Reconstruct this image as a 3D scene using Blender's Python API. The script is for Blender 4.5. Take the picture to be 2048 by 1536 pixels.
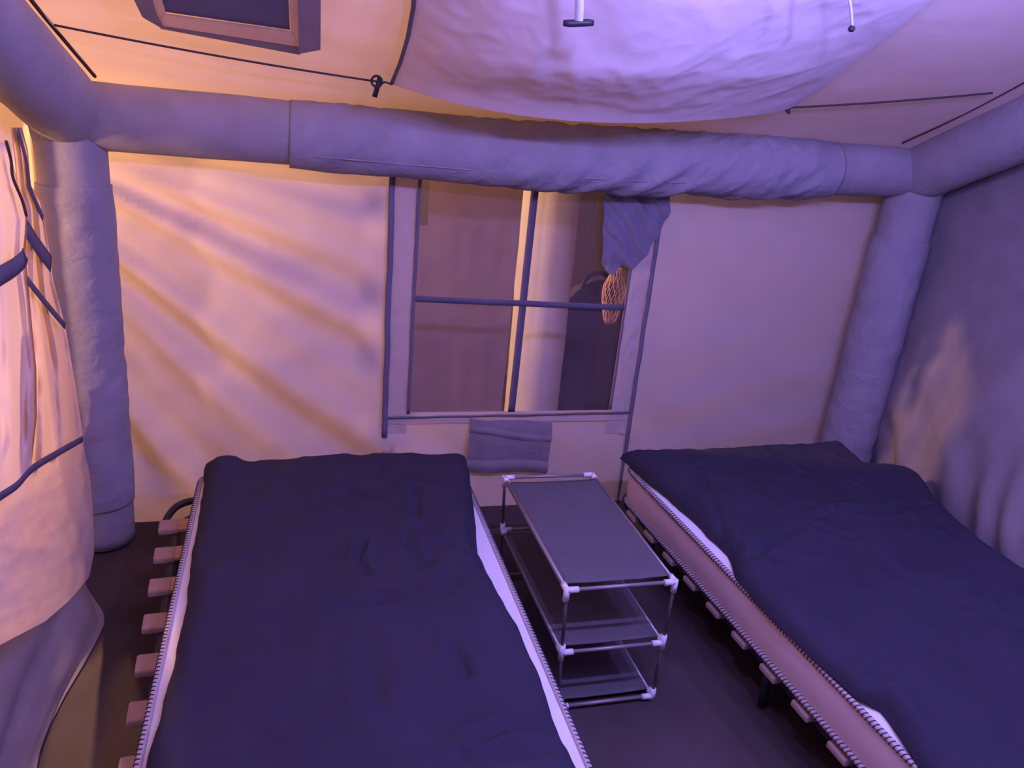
import bpy, math, random
from mathutils import Vector, Matrix, noise

random.seed(7)
for o in list(bpy.data.objects):
    bpy.data.objects.remove(o, do_unlink=True)
S = bpy.context.scene
COL = S.collection

# ------------------------------------------------------------------ camera
H = 1.70                                  # eye height
FPX, PITCH, YAW, ROLL = 1606.0, 19.77, 17.09, 5.80
_p, _y, _r = (math.radians(a) for a in (PITCH, YAW, ROLL))
FW = Vector((math.sin(_y) * math.cos(_p), math.cos(_y) * math.cos(_p), -math.sin(_p)))
_rt = FW.cross(Vector((0, 0, 1))).normalized()
_up = _rt.cross(FW)
RT = _rt * math.cos(_r) + _up * math.sin(_r)
UP = -_rt * math.sin(_r) + _up * math.cos(_r)
EYE = Vector((0, 0, H))
cd = bpy.data.cameras.new('camera')
cd.sensor_width = 36.0
cd.lens = FPX / 2048.0 * 36.0
cd.clip_start = 0.02
co = bpy.data.objects.new('camera', cd)
COL.objects.link(co)
m = Matrix((RT, UP, -FW)).transposed().to_4x4()
m.translation = EYE
co.matrix_world = m
S.camera = co

# ------------------------------------------------------------------ world, lights, exposure
W = bpy.data.worlds.new('night'); S.world = W
W.use_nodes = True
W.node_tree.nodes['Background'].inputs[0].default_value = (0.30, 0.26, 0.62, 1)
W.node_tree.nodes['Background'].inputs[1].default_value = 0.03
S.view_settings.view_transform = 'Standard'
S.view_settings.look = 'None'
S.view_settings.gamma = 1.0
S.view_settings.use_curve_mapping = False
S.view_settings.exposure = 0.0
VIOLET_XS, VIOLET_Y, VIOLET_Z, VIOLET_C, VIOLET_W = (0.50, 0.95, 1.40, 1.80), 1.05, 2.00, (0.35, 0.285, 1.0), 32.0
WARM_A_AT, WARM_C, WARM_A_W = (-1.40, 3.60, 2.08), (1.0, 0.55, 0.30), 380.0
WARM_B_AT, WARM_B_W = (-1.50, 2.15, 1.50), 68.0
WARM_D_AT, WARM_D_W = (-0.45, 2.45, 2.90), 85.0

# ------------------------------------------------------------------ helpers
def ray(px, py):
    return FW + RT * ((px - 1024) / FPX) - UP * ((py - 768) / FPX)
def onx(px, py, x):
    d = ray(px, py); return EYE + d * (x / d.x)
def ony(px, py, y):
    d = ray(px, py); return EYE + d * (y / d.y)
def onz(px, py, z):
    d = ray(px, py); return EYE + d * ((z - H) / d.z)
RS, RY0, RZ0 = 0.46, 2.88, 1.635                      # roof slope plane
def roof_z(y):
    return RZ0 + RS * (RY0 - y)
def onroof(px, py, off=0.0):
    d = ray(px, py)
    t = (RZ0 - off + RS * RY0 - H) / (d.z + RS * d.y)
    return EYE + d * t

def ss(a, b, x):
    t = max(0.0, min(1.0, (x - a) / (b - a))); return t * t * (3 - 2 * t)
def lerp(a, b, t): return a + (b - a) * t
def interp(pts, x):
    if x <= pts[0][0]: return pts[0][1]
    for (a, b), (c, d) in zip(pts, pts[1:]):
        if x <= c:
            t = (x - a) / (c - a); t = t * t * (3 - 2 * t) if False else t
            return b + (d - b) * t
    return pts[-1][1]
def fbm(x, y, z=0.0, o=3):
    return noise.fractal(Vector((x, y, z)), 1.0, 2.0, o)
def rdg(x, y, z=0.0):
    return 1 - 2 * abs(noise.noise(Vector((x, y, z))))
def polyat(pts, t):
    """point at normalised arc position t on a polyline of tuples"""
    L = [0]
    for a, b in zip(pts, pts[1:]):
        L.append(L[-1] + math.dist(a, b))
    s = t * L[-1]
    if s <= 0: return tuple(pts[0])
    for i in range(len(pts) - 1):
        if s <= L[i + 1] + 1e-9:
            k = (s - L[i]) / max(1e-9, L[i + 1] - L[i])
            return tuple(p + (q - p) * k for p, q in zip(pts[i], pts[i + 1]))
    return tuple(pts[-1])
def catmull(pts, n):
    P = [Vector(p) for p in pts]
    P = [P[0] * 2 - P[1]] + P + [P[-1] * 2 - P[-2]]
    out = []
    for i in range(1, len(P) - 2):
        for k in range(n):
            t = k / n
            a, b, c, d = P[i - 1], P[i], P[i + 1], P[i + 2]
            out.append(0.5 * ((2 * b) + (c - a) * t + (2 * a - 5 * b + 4 * c - d) * t * t + (3 * b - a - 3 * c + d) * t ** 3))
    out.append(P[-2])
    return out

def link(o, parent=None):
    COL.objects.link(o)
    if parent is not None: o.parent = parent
    return o
def tag(o, label=None, cat=None, group=None, kind=None):
    if label: o['label'] = label
    if cat: o['category'] = cat
    if group: o['group'] = group
    if kind: o['kind'] = kind
    return o
def empty(name, loc=(0, 0, 0), rz=0.0, label=None, cat=None, group=None, kind=None):
    o = bpy.data.objects.new(name, None)
    o.empty_display_size = 0.05
    o.location = loc; o.rotation_euler = (0, 0, rz)
    link(o)
    return tag(o, label, cat, group, kind)
def mesh(name, v, f, mat, parent=None, smooth=True):
    me = bpy.data.meshes.new(name)
    me.from_pydata([tuple(p) for p in v], [], f)
    me.update()
    if smooth:
        me.polygons.foreach_set('use_smooth', [True] * len(me.polygons))
    me.materials.append(mat)
    return link(bpy.data.objects.new(name, me), parent)
def grid_vf(nu, nv, fn, keep=None):
    v = [fn(i / nu, j / nv) for j in range(nv + 1) for i in range(nu + 1)]
    f = []
    for j in range(nv):
        for i in range(nu):
            if keep is None or keep((i + .5) / nu, (j + .5) / nv):
                a = j * (nu + 1) + i
                f.append((a, a + 1, a + nu + 2, a + nu + 1))
    return v, f
def grid(name, nu, nv, fn, mat, parent=None):
    v, f = grid_vf(nu, nv, fn)
    return mesh(name, v, f, mat, parent)
def box_vf(c, s, rot=None):
    x, y, z = (k / 2 for k in s)
    v = [Vector((i, j, k)) for i in (-x, x) for j in (-y, y) for k in (-z, z)]
    if rot: v = [rot @ p for p in v]
    v = [p + Vector(c) for p in v]
    f = [(0, 1, 3, 2), (4, 6, 7, 5), (0, 4, 5, 1), (2, 3, 7, 6), (0, 2, 6, 4), (1, 5, 7, 3)]
    return v, f
def join(parts):
    V, F = [], []
    for v, f in parts:
        o = len(V); V += list(v); F += [tuple(i + o for i in q) for q in f]
    return V, F
def rbox(name, c, s, bev, mat, parent=None, seg=3):
    v, f = box_vf(c, s)
    o = mesh(name, v, f, mat, parent)
    b = o.modifiers.new('bevel', 'BEVEL'); b.width = bev; b.segments = seg
    return o
def tube_vf(path, r, seg=12, caps=True, rf=None):
    P = [Vector(p) for p in path]; n = len(P)
    T = []
    for i in range(n):
        a = P[max(0, i - 1)]; b = P[min(n - 1, i + 1)]
        T.append((b - a).normalized())
    ref = Vector((0, 0, 1)) if abs(T[0].z) < .9 else Vector((0, -1, 0))
    N = (ref - T[0] * ref.dot(T[0])).normalized()
    v, f = [], []
    for i in range(n):
        N = (N - T[i] * N.dot(T[i])).normalized()
        B = T[i].cross(N)
        for k in range(seg):
            a = 2 * math.pi * k / seg
            rr = r if rf is None else rf(i / (n - 1), a, P[i])
            v.append(P[i] + (N * math.cos(a) + B * math.sin(a)) * rr)
    for i in range(n - 1):
        for k in range(seg):
            q = (k + 1) % seg
            f.append((i * seg + k, i * seg + q, (i + 1) * seg + q, (i + 1) * seg + k))
    if caps:
        f.append(tuple(range(seg))[::-1]); f.append(tuple((n - 1) * seg + k for k in range(seg)))
    return v, f
def tube(name, path, r, mat, parent=None, seg=12, rf=None, caps=True):
    return mesh(name, *tube_vf(path, r, seg, caps, rf), mat, parent)
def strip_vf(path, normals_w, t=0.0015):
    """flat webbing along path; normals_w = list of (width vector half)"""
    v, f = [], []
    n = len(path)
    for p, w in zip(path, normals_w):
        p = Vector(p); w = Vector(w); v += [p - w, p + w]
    for i in range(n - 1):
        f.append((2 * i, 2 * i + 1, 2 * i + 3, 2 * i + 2))
    return v, f
def strip(name, path, wv, mat, parent=None, t=0.002):
    v, f = strip_vf(path, wv)
    o = mesh(name, v, f, mat, parent)
    s = o.modifiers.new('thick', 'SOLIDIFY'); s.thickness = t; s.offset = 0
    return o
def lin(a, b, n):
    a = Vector(a); b = Vector(b)
    return [a.lerp(b, i / n) for i in range(n + 1)]
def lathe_vf(prof, c, axis='z', seg=20):
    v, f = [], []
    for r, h in prof:
        for k in range(seg):
            a = 2 * math.pi * k / seg
            q = (r * math.cos(a), r * math.sin(a), h)
            v.append(Vector(c) + Vector(q))
    for i in range(len(prof) - 1):
        for k in range(seg):
            q = (k + 1) % seg
            f.append((i * seg + k, i * seg + q, (i + 1) * seg + q, (i + 1) * seg + k))
    return v, f

# ------------------------------------------------------------------ materials
def mat(name, col, rough=0.85, trans=0.0, var=0.10, vscale=9.0, bump=0.15, bscale=350.0, spec=0.2, tcol=None, metal=0.0, wrinkle=0.0, wscale=14.0):
    M = bpy.data.materials.new(name); M.use_nodes = True
    nt = M.node_tree; nd = nt.nodes; lk = nt.links
    nd.clear()
    out = nd.new('ShaderNodeOutputMaterial')
    bs = nd.new('ShaderNodeBsdfPrincipled')
    bs.inputs['Roughness'].default_value = rough
    bs.inputs['Specular IOR Level'].default_value = spec
    bs.inputs['Metallic'].default_value = metal
    tc = nd.new('ShaderNodeTexCoord')
    nz = nd.new('ShaderNodeTexNoise'); nz.inputs['Scale'].default_value = vscale; nz.inputs['Detail'].default_value = 6
    lk.new(tc.outputs['Object'], nz.inputs['Vector'])
    cr = nd.new('ShaderNodeValToRGB')
    cr.color_ramp.elements[0].position = .3; cr.color_ramp.elements[1].position = .7
    cr.color_ramp.elements[0].color = (*[c * (1 - var) for c in col], 1)
    cr.color_ramp.elements[1].color = (*[min(1, c * (1 + var)) for c in col], 1)
    lk.new(nz.outputs['Fac'], cr.inputs['Fac'])
    lk.new(cr.outputs['Color'], bs.inputs['Base Color'])
    norm = None
    if bump > 0:
        n2 = nd.new('ShaderNodeTexNoise'); n2.inputs['Scale'].default_value = bscale; n2.inputs['Detail'].default_value = 2
        lk.new(tc.outputs['Object'], n2.inputs['Vector'])
        bp = nd.new('ShaderNodeBump'); bp.inputs['Strength'].default_value = bump; bp.inputs['Distance'].default_value = 0.002
        lk.new(n2.outputs['Fac'], bp.inputs['Height'])
        norm = bp
        if wrinkle > 0:
            n3 = nd.new('ShaderNodeTexNoise'); n3.inputs['Scale'].default_value = wscale; n3.inputs['Detail'].default_value = 4; n3.inputs['Distortion'].default_value = 1.2
            lk.new(tc.outputs['Object'], n3.inputs['Vector'])
            b2 = nd.new('ShaderNodeBump'); b2.inputs['Strength'].default_value = wrinkle; b2.inputs['Distance'].default_value = 0.02
            lk.new(n3.outputs['Fac'], b2.inputs['Height']); lk.new(bp.outputs['Normal'], b2.inputs['Normal'])
            norm = b2
        lk.new(norm.outputs['Normal'], bs.inputs['Normal'])
    if trans > 0:
        tr = nd.new('ShaderNodeBsdfTranslucent')
        tr.inputs['Color'].default_value = (*(tcol or col), 1)
        if norm: lk.new(norm.outputs['Normal'], tr.inputs['Normal'])
        mx = nd.new('ShaderNodeMixShader'); mx.inputs[0].default_value = trans
        lk.new(bs.outputs[0], mx.inputs[1]); lk.new(tr.outputs[0], mx.inputs[2])
        lk.new(mx.outputs[0], out.inputs[0])
    else:
        lk.new(bs.outputs[0], out.inputs[0])
    return M

CREAM = (0.66, 0.59, 0.56)
M = {}
M['cream'] = mat('cream_cotton', CREAM, var=.03, trans=0.36, tcol=(0.70, 0.56, 0.44), wrinkle=0.10, wscale=9)
M['roof'] = mat('roof_cotton', (0.76, 0.69, 0.68), var=.03, trans=0.24, tcol=(0.70, 0.54, 0.40), wrinkle=0.10, wscale=7)
M['liner'] = mat('liner_cloth', (0.82, 0.76, 0.78), var=.02, trans=0.20, tcol=(0.7, 0.54, 0.42), wrinkle=0.06, wscale=9)
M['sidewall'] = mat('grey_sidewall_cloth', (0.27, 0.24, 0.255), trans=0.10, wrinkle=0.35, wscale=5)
M['pink'] = mat('curtain_cloth', (0.64, 0.53, 0.47), trans=0.34, tcol=(0.72, 0.54, 0.42), wrinkle=0.15, wscale=8)
M['tube'] = mat('grey_air_tube_cloth', (0.30, 0.28, 0.31), trans=0.0, wrinkle=0.18, wscale=16, bump=.25)
M['sleeve'] = mat('grey_sleeve_cloth', (0.29, 0.275, 0.32), wrinkle=0.30, wscale=20, bump=.25)
M['web'] = mat('grey_webbing', (0.13, 0.115, 0.17), bump=.4, bscale=500)
M['webpale'] = mat('pale_webbing', (0.75, 0.78, 0.82), bump=.4, bscale=500)
M['piping'] = mat('grey_piping', (0.17, 0.15, 0.21), bump=.3)
M['black'] = mat('black_plastic', (0.02, 0.02, 0.025), rough=.45, spec=.4, bump=0)
M['cord'] = mat('dark_cord', (0.06, 0.045, 0.05), bump=.4)
M['skylight'] = mat('dark_skylight_film', (0.07, 0.08, 0.16), rough=.4, spec=.4, bump=.1)
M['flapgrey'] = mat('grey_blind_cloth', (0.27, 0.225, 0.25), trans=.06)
M['ground'] = mat('brown_groundsheet', (0.068, 0.052, 0.054), rough=.7, var=.25, vscale=3, wrinkle=.25, wscale=5)
M['soil'] = mat('dark_soil', (0.05, 0.045, 0.035), var=.3)
M['duvet'] = mat('charcoal_duvet_cotton', (0.034, 0.032, 0.056), var=.10, vscale=4, bump=.3, bscale=420, wrinkle=.22, wscale=18)
M['mtop'] = mat('white_mattress_knit', (0.80, 0.78, 0.80), var=.03, bump=.25, bscale=160)
M['mside'] = mat('beige_mattress_side', (0.78, 0.60, 0.60), var=.05, bump=.25, bscale=160)
M['tape'] = mat('pale_edge_tape', (0.52, 0.46, 0.46), var=.08, bump=.5, bscale=300)
M['stitch'] = mat('dark_stitching', (0.06, 0.06, 0.10), bump=0)
M['wood'] = mat('birch_slat', (0.60, 0.38, 0.24), var=.15, vscale=25, bump=.1, bscale=80)
M['holder'] = mat('pinkish_slat_holder', (0.46, 0.34, 0.31), rough=.5, bump=0)
M['rail'] = mat('dark_steel_rail', (0.025, 0.028, 0.045), rough=.4, spec=.5, bump=0)
M['shelf'] = mat('grey_shelf_cloth', (0.112, 0.104, 0.118), var=.06, bump=.4, bscale=260)
M['steel'] = mat('grey_steel_tube', (0.30, 0.26, 0.27), rough=.38, metal=.35, spec=.5, bump=0)
M['leg'] = mat('dark_steel_leg', (0.12, 0.10, 0.11), rough=.4, metal=.3, spec=.5, bump=0)
M['cloth2'] = mat('slate_cloth', (0.19, 0.175, 0.23), wrinkle=0.25, wscale=16)
M['joint'] = mat('white_plastic_joint', (0.78, 0.78, 0.82), rough=.4, spec=.5, bump=0, var=.02)
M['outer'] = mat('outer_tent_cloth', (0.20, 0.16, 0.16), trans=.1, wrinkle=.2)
M['sheet'] = mat('brown_grey_sheet', (0.42, 0.31, 0.33), trans=.30, tcol=(.40, .28, .26), wrinkle=.2, wscale=6)
M['bag'] = mat('dark_bag_cloth', (0.10, 0.085, 0.10), wrinkle=.3)
M['net'] = mat('orange_net_string', (0.72, 0.42, 0.34), bump=0)
M['cable'] = M['cord']

def film(name, col, alpha):
    A = bpy.data.materials.new(name); A.use_nodes = True
    nt = A.node_tree; nd = nt.nodes; nd.clear()
    out = nd.new('ShaderNodeOutputMaterial'); tr = nd.new('ShaderNodeBsdfTransparent')
    bs = nd.new('ShaderNodeBsdfPrincipled'); bs.inputs['Base Color'].default_value = (*col, 1); bs.inputs['Roughness'].default_value = .6
    bs.inputs['Specular IOR Level'].default_value = .15
    tc = nd.new('ShaderNodeTexCoord'); nz = nd.new('ShaderNodeTexNoise'); nz.inputs['Scale'].default_value = 6
    mr = nd.new('ShaderNodeMapRange'); mr.inputs[1].default_value = .3; mr.inputs[2].default_value = .7
    mr.inputs[3].default_value = alpha - .05; mr.inputs[4].default_value = alpha + .05
    mx = nd.new('ShaderNodeMixShader')
    nt.links.new(tc.outputs['Object'], nz.inputs['Vector']); nt.links.new(nz.outputs['Fac'], mr.inputs[0])
    nt.links.new(mr.outputs[0], mx.inputs[0]); nt.links.new(tr.outputs[0], mx.inputs[1]); nt.links.new(bs.outputs[0], mx.inputs[2])
    nt.links.new(mx.outputs[0], out.inputs[0])
    return A
M['mesh'] = film('insect_mesh', (0.26, 0.20, 0.23), 0.25)

# ------------------------------------------------------------------ setting: ground, floor, walls, ceiling
YB = 3.0
YF = -0.62
RIDGE = 1.13
def roof_full(y):
    return roof_z(y) if y >= RIDGE else roof_z(2 * RIDGE - y)
def xleft(y): return -0.765 - 0.14 * max(0, min(1.75, 2.88 - y))
def xright(y): return 2.69

g = mesh('ground', [(-6, -5, -.02), (8, -5, -.02), (8, 9, -.02), (-6, 9, -.02)], [(0, 1, 2, 3)], M['soil'])
tag(g, 'dark bare ground outside the tent', 'ground', kind='structure')
fl = grid('floor', 60, 60, lambda u, v: (lerp(-1.0, 2.78, u), lerp(YF, 3.0, v), 0.004 * max(0, fbm(u * 9, v * 9, 3))), M['ground'])
tag(fl, 'dark brown groundsheet floor of the tent', 'floor', kind='structure')

def fold_back(x, z):
    # diagonal tension folds fanning out of the upper left corner
    ax, az = -1.25, 1.62
    dx, dz = x - ax, az - z
    th = math.atan2(dz, dx); r = math.hypot(dx, dz)
    k = math.sin(th * 36 + 1.3 * noise.noise(Vector((r * 1.3, th * 2, 0)))) * .6 + math.sin(th * 59 + 2 + 1.5 * noise.noise(Vector((r * 1.1, th * 3, 5)))) * .4
    a = 0.034 * ss(.35, 1.0, r) * (1 - .80 * ss(.55, 1.3, x)) * ss(.02, .3, z) * (1 - .75 * ss(1.15, 1.5, z))
    d = a * k
    d += .006 * fbm(x * 2.2, z * 2.6, 7) + .002 * rdg(x * 5 + z * 3, z * 6 - x * 2, 2)
    # low, loose folds on the right of the window
    d += .006 * ss(1.3, 1.7, x) * ss(1.1, .4, z) * math.sin(z * 26 - x * 5 + 2 * noise.noise(Vector((x * 2, z * 2, 1))))
    return d
WX0, WX1, WZ0, WZ1 = 0.49, 1.372, 0.45, 1.44
xs = sorted(set([round(-0.80 + i * .0179, 4) for i in range(0, 198)] + [WX0, WX1]))
zs = sorted(set([round(i * .0185, 4) for i in range(0, 90)] + [WZ0, WZ1]))
V, F = [], []
for z in zs:
    for x in xs:
        e = 1.0
        dxh = max(WX0 - .1 - x, x - WX1 - .1, 0); dzh = max(WZ0 - .03 - z, 0)
        e = ss(0, .12, math.hypot(dxh, dzh))
        V.append((x, YB + (fold_back(x, z)) * e + .012 * ss(.15, 0, z) * 0, z))
n = len(xs)
for j in range(len(zs) - 1):
    for i in range(n - 1):
        cx, cz = (xs[i] + xs[i + 1]) / 2, (zs[j] + zs[j + 1]) / 2
        if WX0 < cx < WX1 and WZ0 < cz < WZ1: continue
        a = j * n + i; F.append((a, a + 1, a + n + 1, a + n))
wb = mesh('wall_back', V, F, M['cream'])
tag(wb, 'cream cotton back wall of the tent with slanting folds', 'tent wall', kind='structure')

def wl(u, v):
    y = lerp(YF, 3.01, u); z = lerp(0, 1, v) * (1.60 if y > 2.7 else min(1.6 + RS * .9 * (2.88 - y), roof_full(y) - .02) if y > RIDGE else roof_full(y) - .02)
    x = xleft(y) + .10 * ss(.75, .1, z) + .014 * math.sin(y * 17 + 2 * fbm(y, z)) * ss(1.5, .6, z) + .006 * fbm(y * 3, z * 3, 4)
    return (x, y, z)
vv, ff = grid_vf(150, 70, wl, lambda u, v: not (1.75 < lerp(YF, 3.01, u) < 2.66 and wl(u, v)[2] > .58 and wl(u, v)[2] < 1.47))
o = mesh('wall_left', vv, ff, M['cream'])
tag(o, 'cream cotton side wall behind the tied door curtain', 'tent wall', kind='structure')

LOWX = [(-.7, 2.42), (1.5, 2.41), (1.8, 2.415), (2.1, 2.475), (2.37, 2.55), (2.6, 2.57), (2.85, 2.64), (3.02, 2.66)]
def wr(u, v):
    y = lerp(YF, 3.01, u)
    top = 1.66 if y > 2.75 else roof_full(y) - .02
    z = v * top
    lo = interp(LOWX, y)
    t = ss(1.25, .35, z)
    x = lerp(2.69, lo, t)
    # soft slanting folds, fuller towards the bottom
    x += (.016 * math.sin((y * 9 + z * 4.2) + 2.2 * fbm(y * 1.3, z * 1.3, 9)) + .008 * rdg(y * 4 + z * 2, z * 3, 3)) * ss(1.5, .5, z) * ss(3.0, 2.75, y)
    x += .012 * math.sin(y * 26 - z * 13 + 3 * fbm(y * 2, z * 2, 2)) * ss(.75, .40, z) * ss(2.95, 2.6, y)
    return (x, y, z)
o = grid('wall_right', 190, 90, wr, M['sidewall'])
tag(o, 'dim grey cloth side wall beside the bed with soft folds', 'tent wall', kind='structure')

def wf(u, v):
    x = lerp(-1.02, 2.70, u); return (x, YF + .01 * math.sin(x * 13), v * (roof_full(YF) - .01))
o = grid('wall_front', 60, 30, wf, M['cream'])
tag(o, 'cream cotton front wall of the tent facing the beds', 'tent wall', kind='structure')

def ceil_fn(u, v):
    x = lerp(-1.06, 2.80, u); y = lerp(YF - .02, 3.02, v)
    z = roof_full(y) if abs(y - RIDGE) > .0 else roof_full(RIDGE)
    edge = ss(3.0, 2.7, y)
    z -= .018 * ss(-.6, .3, x) * ss(2.6, 1.8, x) * ss(1.13, 1.6, y) * ss(2.9, 2.4, y)
    z += (.006 * fbm(x * 2.5, y * 2.5, 11) + .003 * math.sin(x * 3 - y * 34 + fbm(x * 2, y * 2) * 2) * ss(.6, -.3, x)) * edge
    return (x, y, z)
ce = grid('ceiling', 170, 170, ceil_fn, M['roof'])
tag(ce, 'sloping cream cotton roof of the tent', 'tent roof', kind='structure')

# ------------------------------------------------------------------ window in the back wall
w1 = empty('window_1', (0.93, 2.99, 0.45), label='mesh window with a grey webbing cross in the back wall', cat='window', kind='structure')
def wpt(x, y, z): return Vector((x - .93, y - 2.99, z - .45))
def wgrid(name, x0, x1, z0, z1, y, mt, amp=.002, nu=10, nv=40, sc=12):
    return grid(name, nu, nv, lambda u, v: wpt(lerp(x0, x1, u), y + amp * fbm(u * 2 + x0 * 9, v * sc, x1 * 5), lerp(z0, z1, v)), mt, w1)
wgrid('mesh_pane', WX0 - .004, WX1 + .004, WZ0 - .004, WZ1, 3.002, M['mesh'], .001)
wgrid('side_panel', .398, .492, .36, 1.44, 2.992, M['cream'], .006, 8, 60, 22)
wgrid('side_panel', 1.370, 1.464, .34, 1.44, 2.992, M['cream'], .007, 8, 60, 26)
wgrid('sill_panel', .405, 1.462, .405, .452, 2.990, M['cream'], .004, 60, 6, 2)
def wstrip(name, a, b, w, mt, wob=.0, n=30, t=.003, y=2.984):
    P = lin(wpt(a[0], y, a[1]), wpt(b[0], y, b[1]), n)
    d = (P[-1] - P[0]).normalized(); wv = Vector((-d.z, 0, d.x)) * (w / 2)
    P = [p + Vector((wob * noise.noise(p * 9), -.002 * abs(noise.noise(p * 15)), wob * noise.noise(p * 9 + Vector((5, 5, 5))))) for p in P]
    return strip(name, P, [wv] * len(P), mt, w1, t)
wstrip('cross_strap', (.928, .452), (.932, 1.44), .030, M['web'], .001, y=2.988)
wstrip('cross_strap', (.492, .928), (1.368, .914), .024, M['web'], .001, y=2.985)
wstrip('edge_tape', (.402, .345), (.388, 1.44), .022, M['piping'], .004)
wstrip('edge_tape', (1.476, .20), (1.468, 1.44), .017, M['piping'], .004)
wstrip('edge_tape', (.494, .45), (.488, 1.44), .012, M['piping'], .003)
wstrip('edge_tape', (1.373, .46), (1.370, 1.44), .010, M['piping'], .003)
wstrip('hem_tape', (.40, .433), (1.475, .444), .009, M['piping'], .004)
wstrip('seam_tape', (.398, .0), (.402, .35), .009, M['piping'], .002)
wstrip('seam_tape', (1.475, .0), (1.476, .21), .012, M['piping'], .002)
# folded grey blind tucked under the sill
def pocket(z0, z1, y, amp, dz):
    def fn(u, v):
        x = lerp(.752, 1.115, u); z = lerp(z0, z1, v)
        return wpt(x + .006 * noise.noise(Vector((z * 12, 3, 0))), y - amp * math.sin(v * math.pi) - .005 * fbm(x * 9, z * 18, dz), z - .035 * u - .008 * math.sin(u * 5 + dz) + .004 * fbm(x * 14, z * 3, dz))
    return fn
grid('folded_blind', 40, 24, pocket(.215, .430, 2.985, .008, 1), M['flapgrey'], w1)
grid('blind_fold', 40, 10, pocket(.350, .385, 2.979, .006, 4), M['flapgrey'], w1)
grid('blind_fold', 40, 10, pocket(.190, .250, 2.977, .010, 7), M['flapgrey'], w1)

# ------------------------------------------------------------------ inflatable frame
fr = empty('inflatable_frame', (-.63, 2.88, 0), label='grey inflatable tube frame holding up the tent', cat='tent frame')
def F0(p): return Vector(p) - Vector((-.63, 2.88, 0))
beam_pts = catmull([(-.72, 2.88, 1.513), (-.3, 2.88, 1.510), (.3, 2.876, 1.508), (.9, 2.872, 1.506), (1.5, 2.874, 1.518), (2.1, 2.88, 1.540), (2.65, 2.88, 1.556)], 14)
def rf_plain(seed, r0, amp=.002):
    def rf(t, a, p): return r0 + amp * fbm(p.x * 5 + math.cos(a) * .8, p.z * 5 + math.sin(a) * .8, seed + p.y * 5)
    return rf
tube('eave_tube', [F0(p) for p in beam_pts], .103, M['tube'], fr, 40, rf_plain(1, .103))
# wrinkled sleeve round the middle of the eave tube
sl = [p for p in catmull([(.03, 2.878, 1.505), (.5, 2.873, 1.500), (.9, 2.870, 1.497), (1.5, 2.872, 1.510), (2.12, 2.88, 1.536)], 60)]
def rf_sleeve(t, a, p):
    # a=0 is the top of the tube; the front lies near a = -90 deg
    diag = p.x * 26 + a * 2.6
    env = ss(0, .06, t) * ss(1, .94, t) * (.35 + .65 * ss(.25, .6, t))
    w = .0130 * rdg(diag * .23, a * .5, 3) + .0075 * rdg(diag * .55, a * .8 + 4, 8) + .0022 * fbm(p.x * 20, a * 4, 1)
    return .1075 + env * w + .0015 * (1 - env)
tube('tube_sleeve', [F0(p) for p in sl], .108, M['sleeve'], fr, 72, rf_sleeve)
seam = []
for p in sl[10:-14:3]:
    a = math.radians(-64) - .16 * ss(.2, 1.2, p.x)
    seam.append(F0(p + Vector((0, math.sin(math.radians(-90)) * .1125 * math.cos(math.radians(-28)), .1125 * math.sin(math.radians(-30))))))
tube('sleeve_seam', seam, .0028, M['sleeve'], fr, 6)

def column(ax, ay, ztop, r, lean, z_sl, seed):
    path = [F0((ax + lean * (1 - k / 40), ay, lerp(.012, ztop, k / 40))) for k in range(41)]
    tube('corner_column', path, r, M['tube'], fr, 36, rf_plain(seed, r))
    P = [F0((ax + lean * (1 - z / ztop), ay, z)) for z in [lerp(.17, z_sl, k / 120) for k in range(121)]]
    def rf(t, a, p):
        return r + .006 + (.0035 * rdg(p.z * 9 + math.cos(a) * .7, math.sin(a) * .9, seed) + .0025 * fbm(p.z * 14, a * 2, seed)) * ss(0, .05, t) * ss(1, .97, t)
    tube('column_sleeve', P, r, M['sleeve'], fr, 48, rf)
column(-.630, 2.88, 1.47, .104, .0, 1.30, 3)
column(2.555, 2.88, 1.53, .112, -.012, 1.28, 9)
def rafter(a, b, r, seed):
    P = [F0(Vector(a).lerp(Vector(b), k / 50)) for k in range(51)]
    tube('rafter_tube', P, r, M['tube'], fr, 36, rf_plain(seed, r, .0025))
RL0, RL1 = Vector((-.62, 2.90, 1.503)), Vector((-.62 - .14 * 1.7, 1.20, 1.503 + .46 * 1.70))
RR0, RR1 = Vector((2.545, 2.90, 1.535)), Vector((2.53, 1.20, 1.535 + .47 * 1.70))
rafter(RL0, RL1, .114, 21)
rafter(RR0, RR1, .116, 27)
# elbow gussets at both corners
for c, sd in (((-.63, 2.88, 1.505), 31), ((2.55, 2.88, 1.545), 37)):
    v, f = [], []
    n1, n2 = 24, 14
    for j in range(n2 + 1):
        ph = math.pi * j / n2
        for i in range(n1):
            th = 2 * math.pi * i / n1
            d = Vector((math.sin(ph) * math.cos(th), math.sin(ph) * math.sin(th), math.cos(ph)))
            v.append(F0(Vector(c) + d * (.118 + .003 * fbm(d.x * 2, d.y * 2, d.z * 2 + sd))))
    for j in range(n2):
        for i in range(n1):
            q = (i + 1) % n1
            f.append((j * n1 + i, j * n1 + q, (j + 1) * n1 + q, (j + 1) * n1 + i))
    mesh('corner_joint', v, f, M['tube'], fr)
# dark binding cords along the upper side of both rafters
def rafter_edge(px):
    return [onroof(a, b, .004) for a, b in px]
tube('binding_cord', [F0(p) for p in catmull(rafter_edge([(40, -30), (78, 20), (128, 80), (190, 153)]), 8)], .0055, M['cord'], fr, 6)
tube('binding_cord', [F0(p) for p in catmull(rafter_edge([(2110, 130), (2048, 165), (1960, 212), (1880, 252), (1805, 286)]), 8)], .004, M['cord'], fr, 6)
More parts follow.
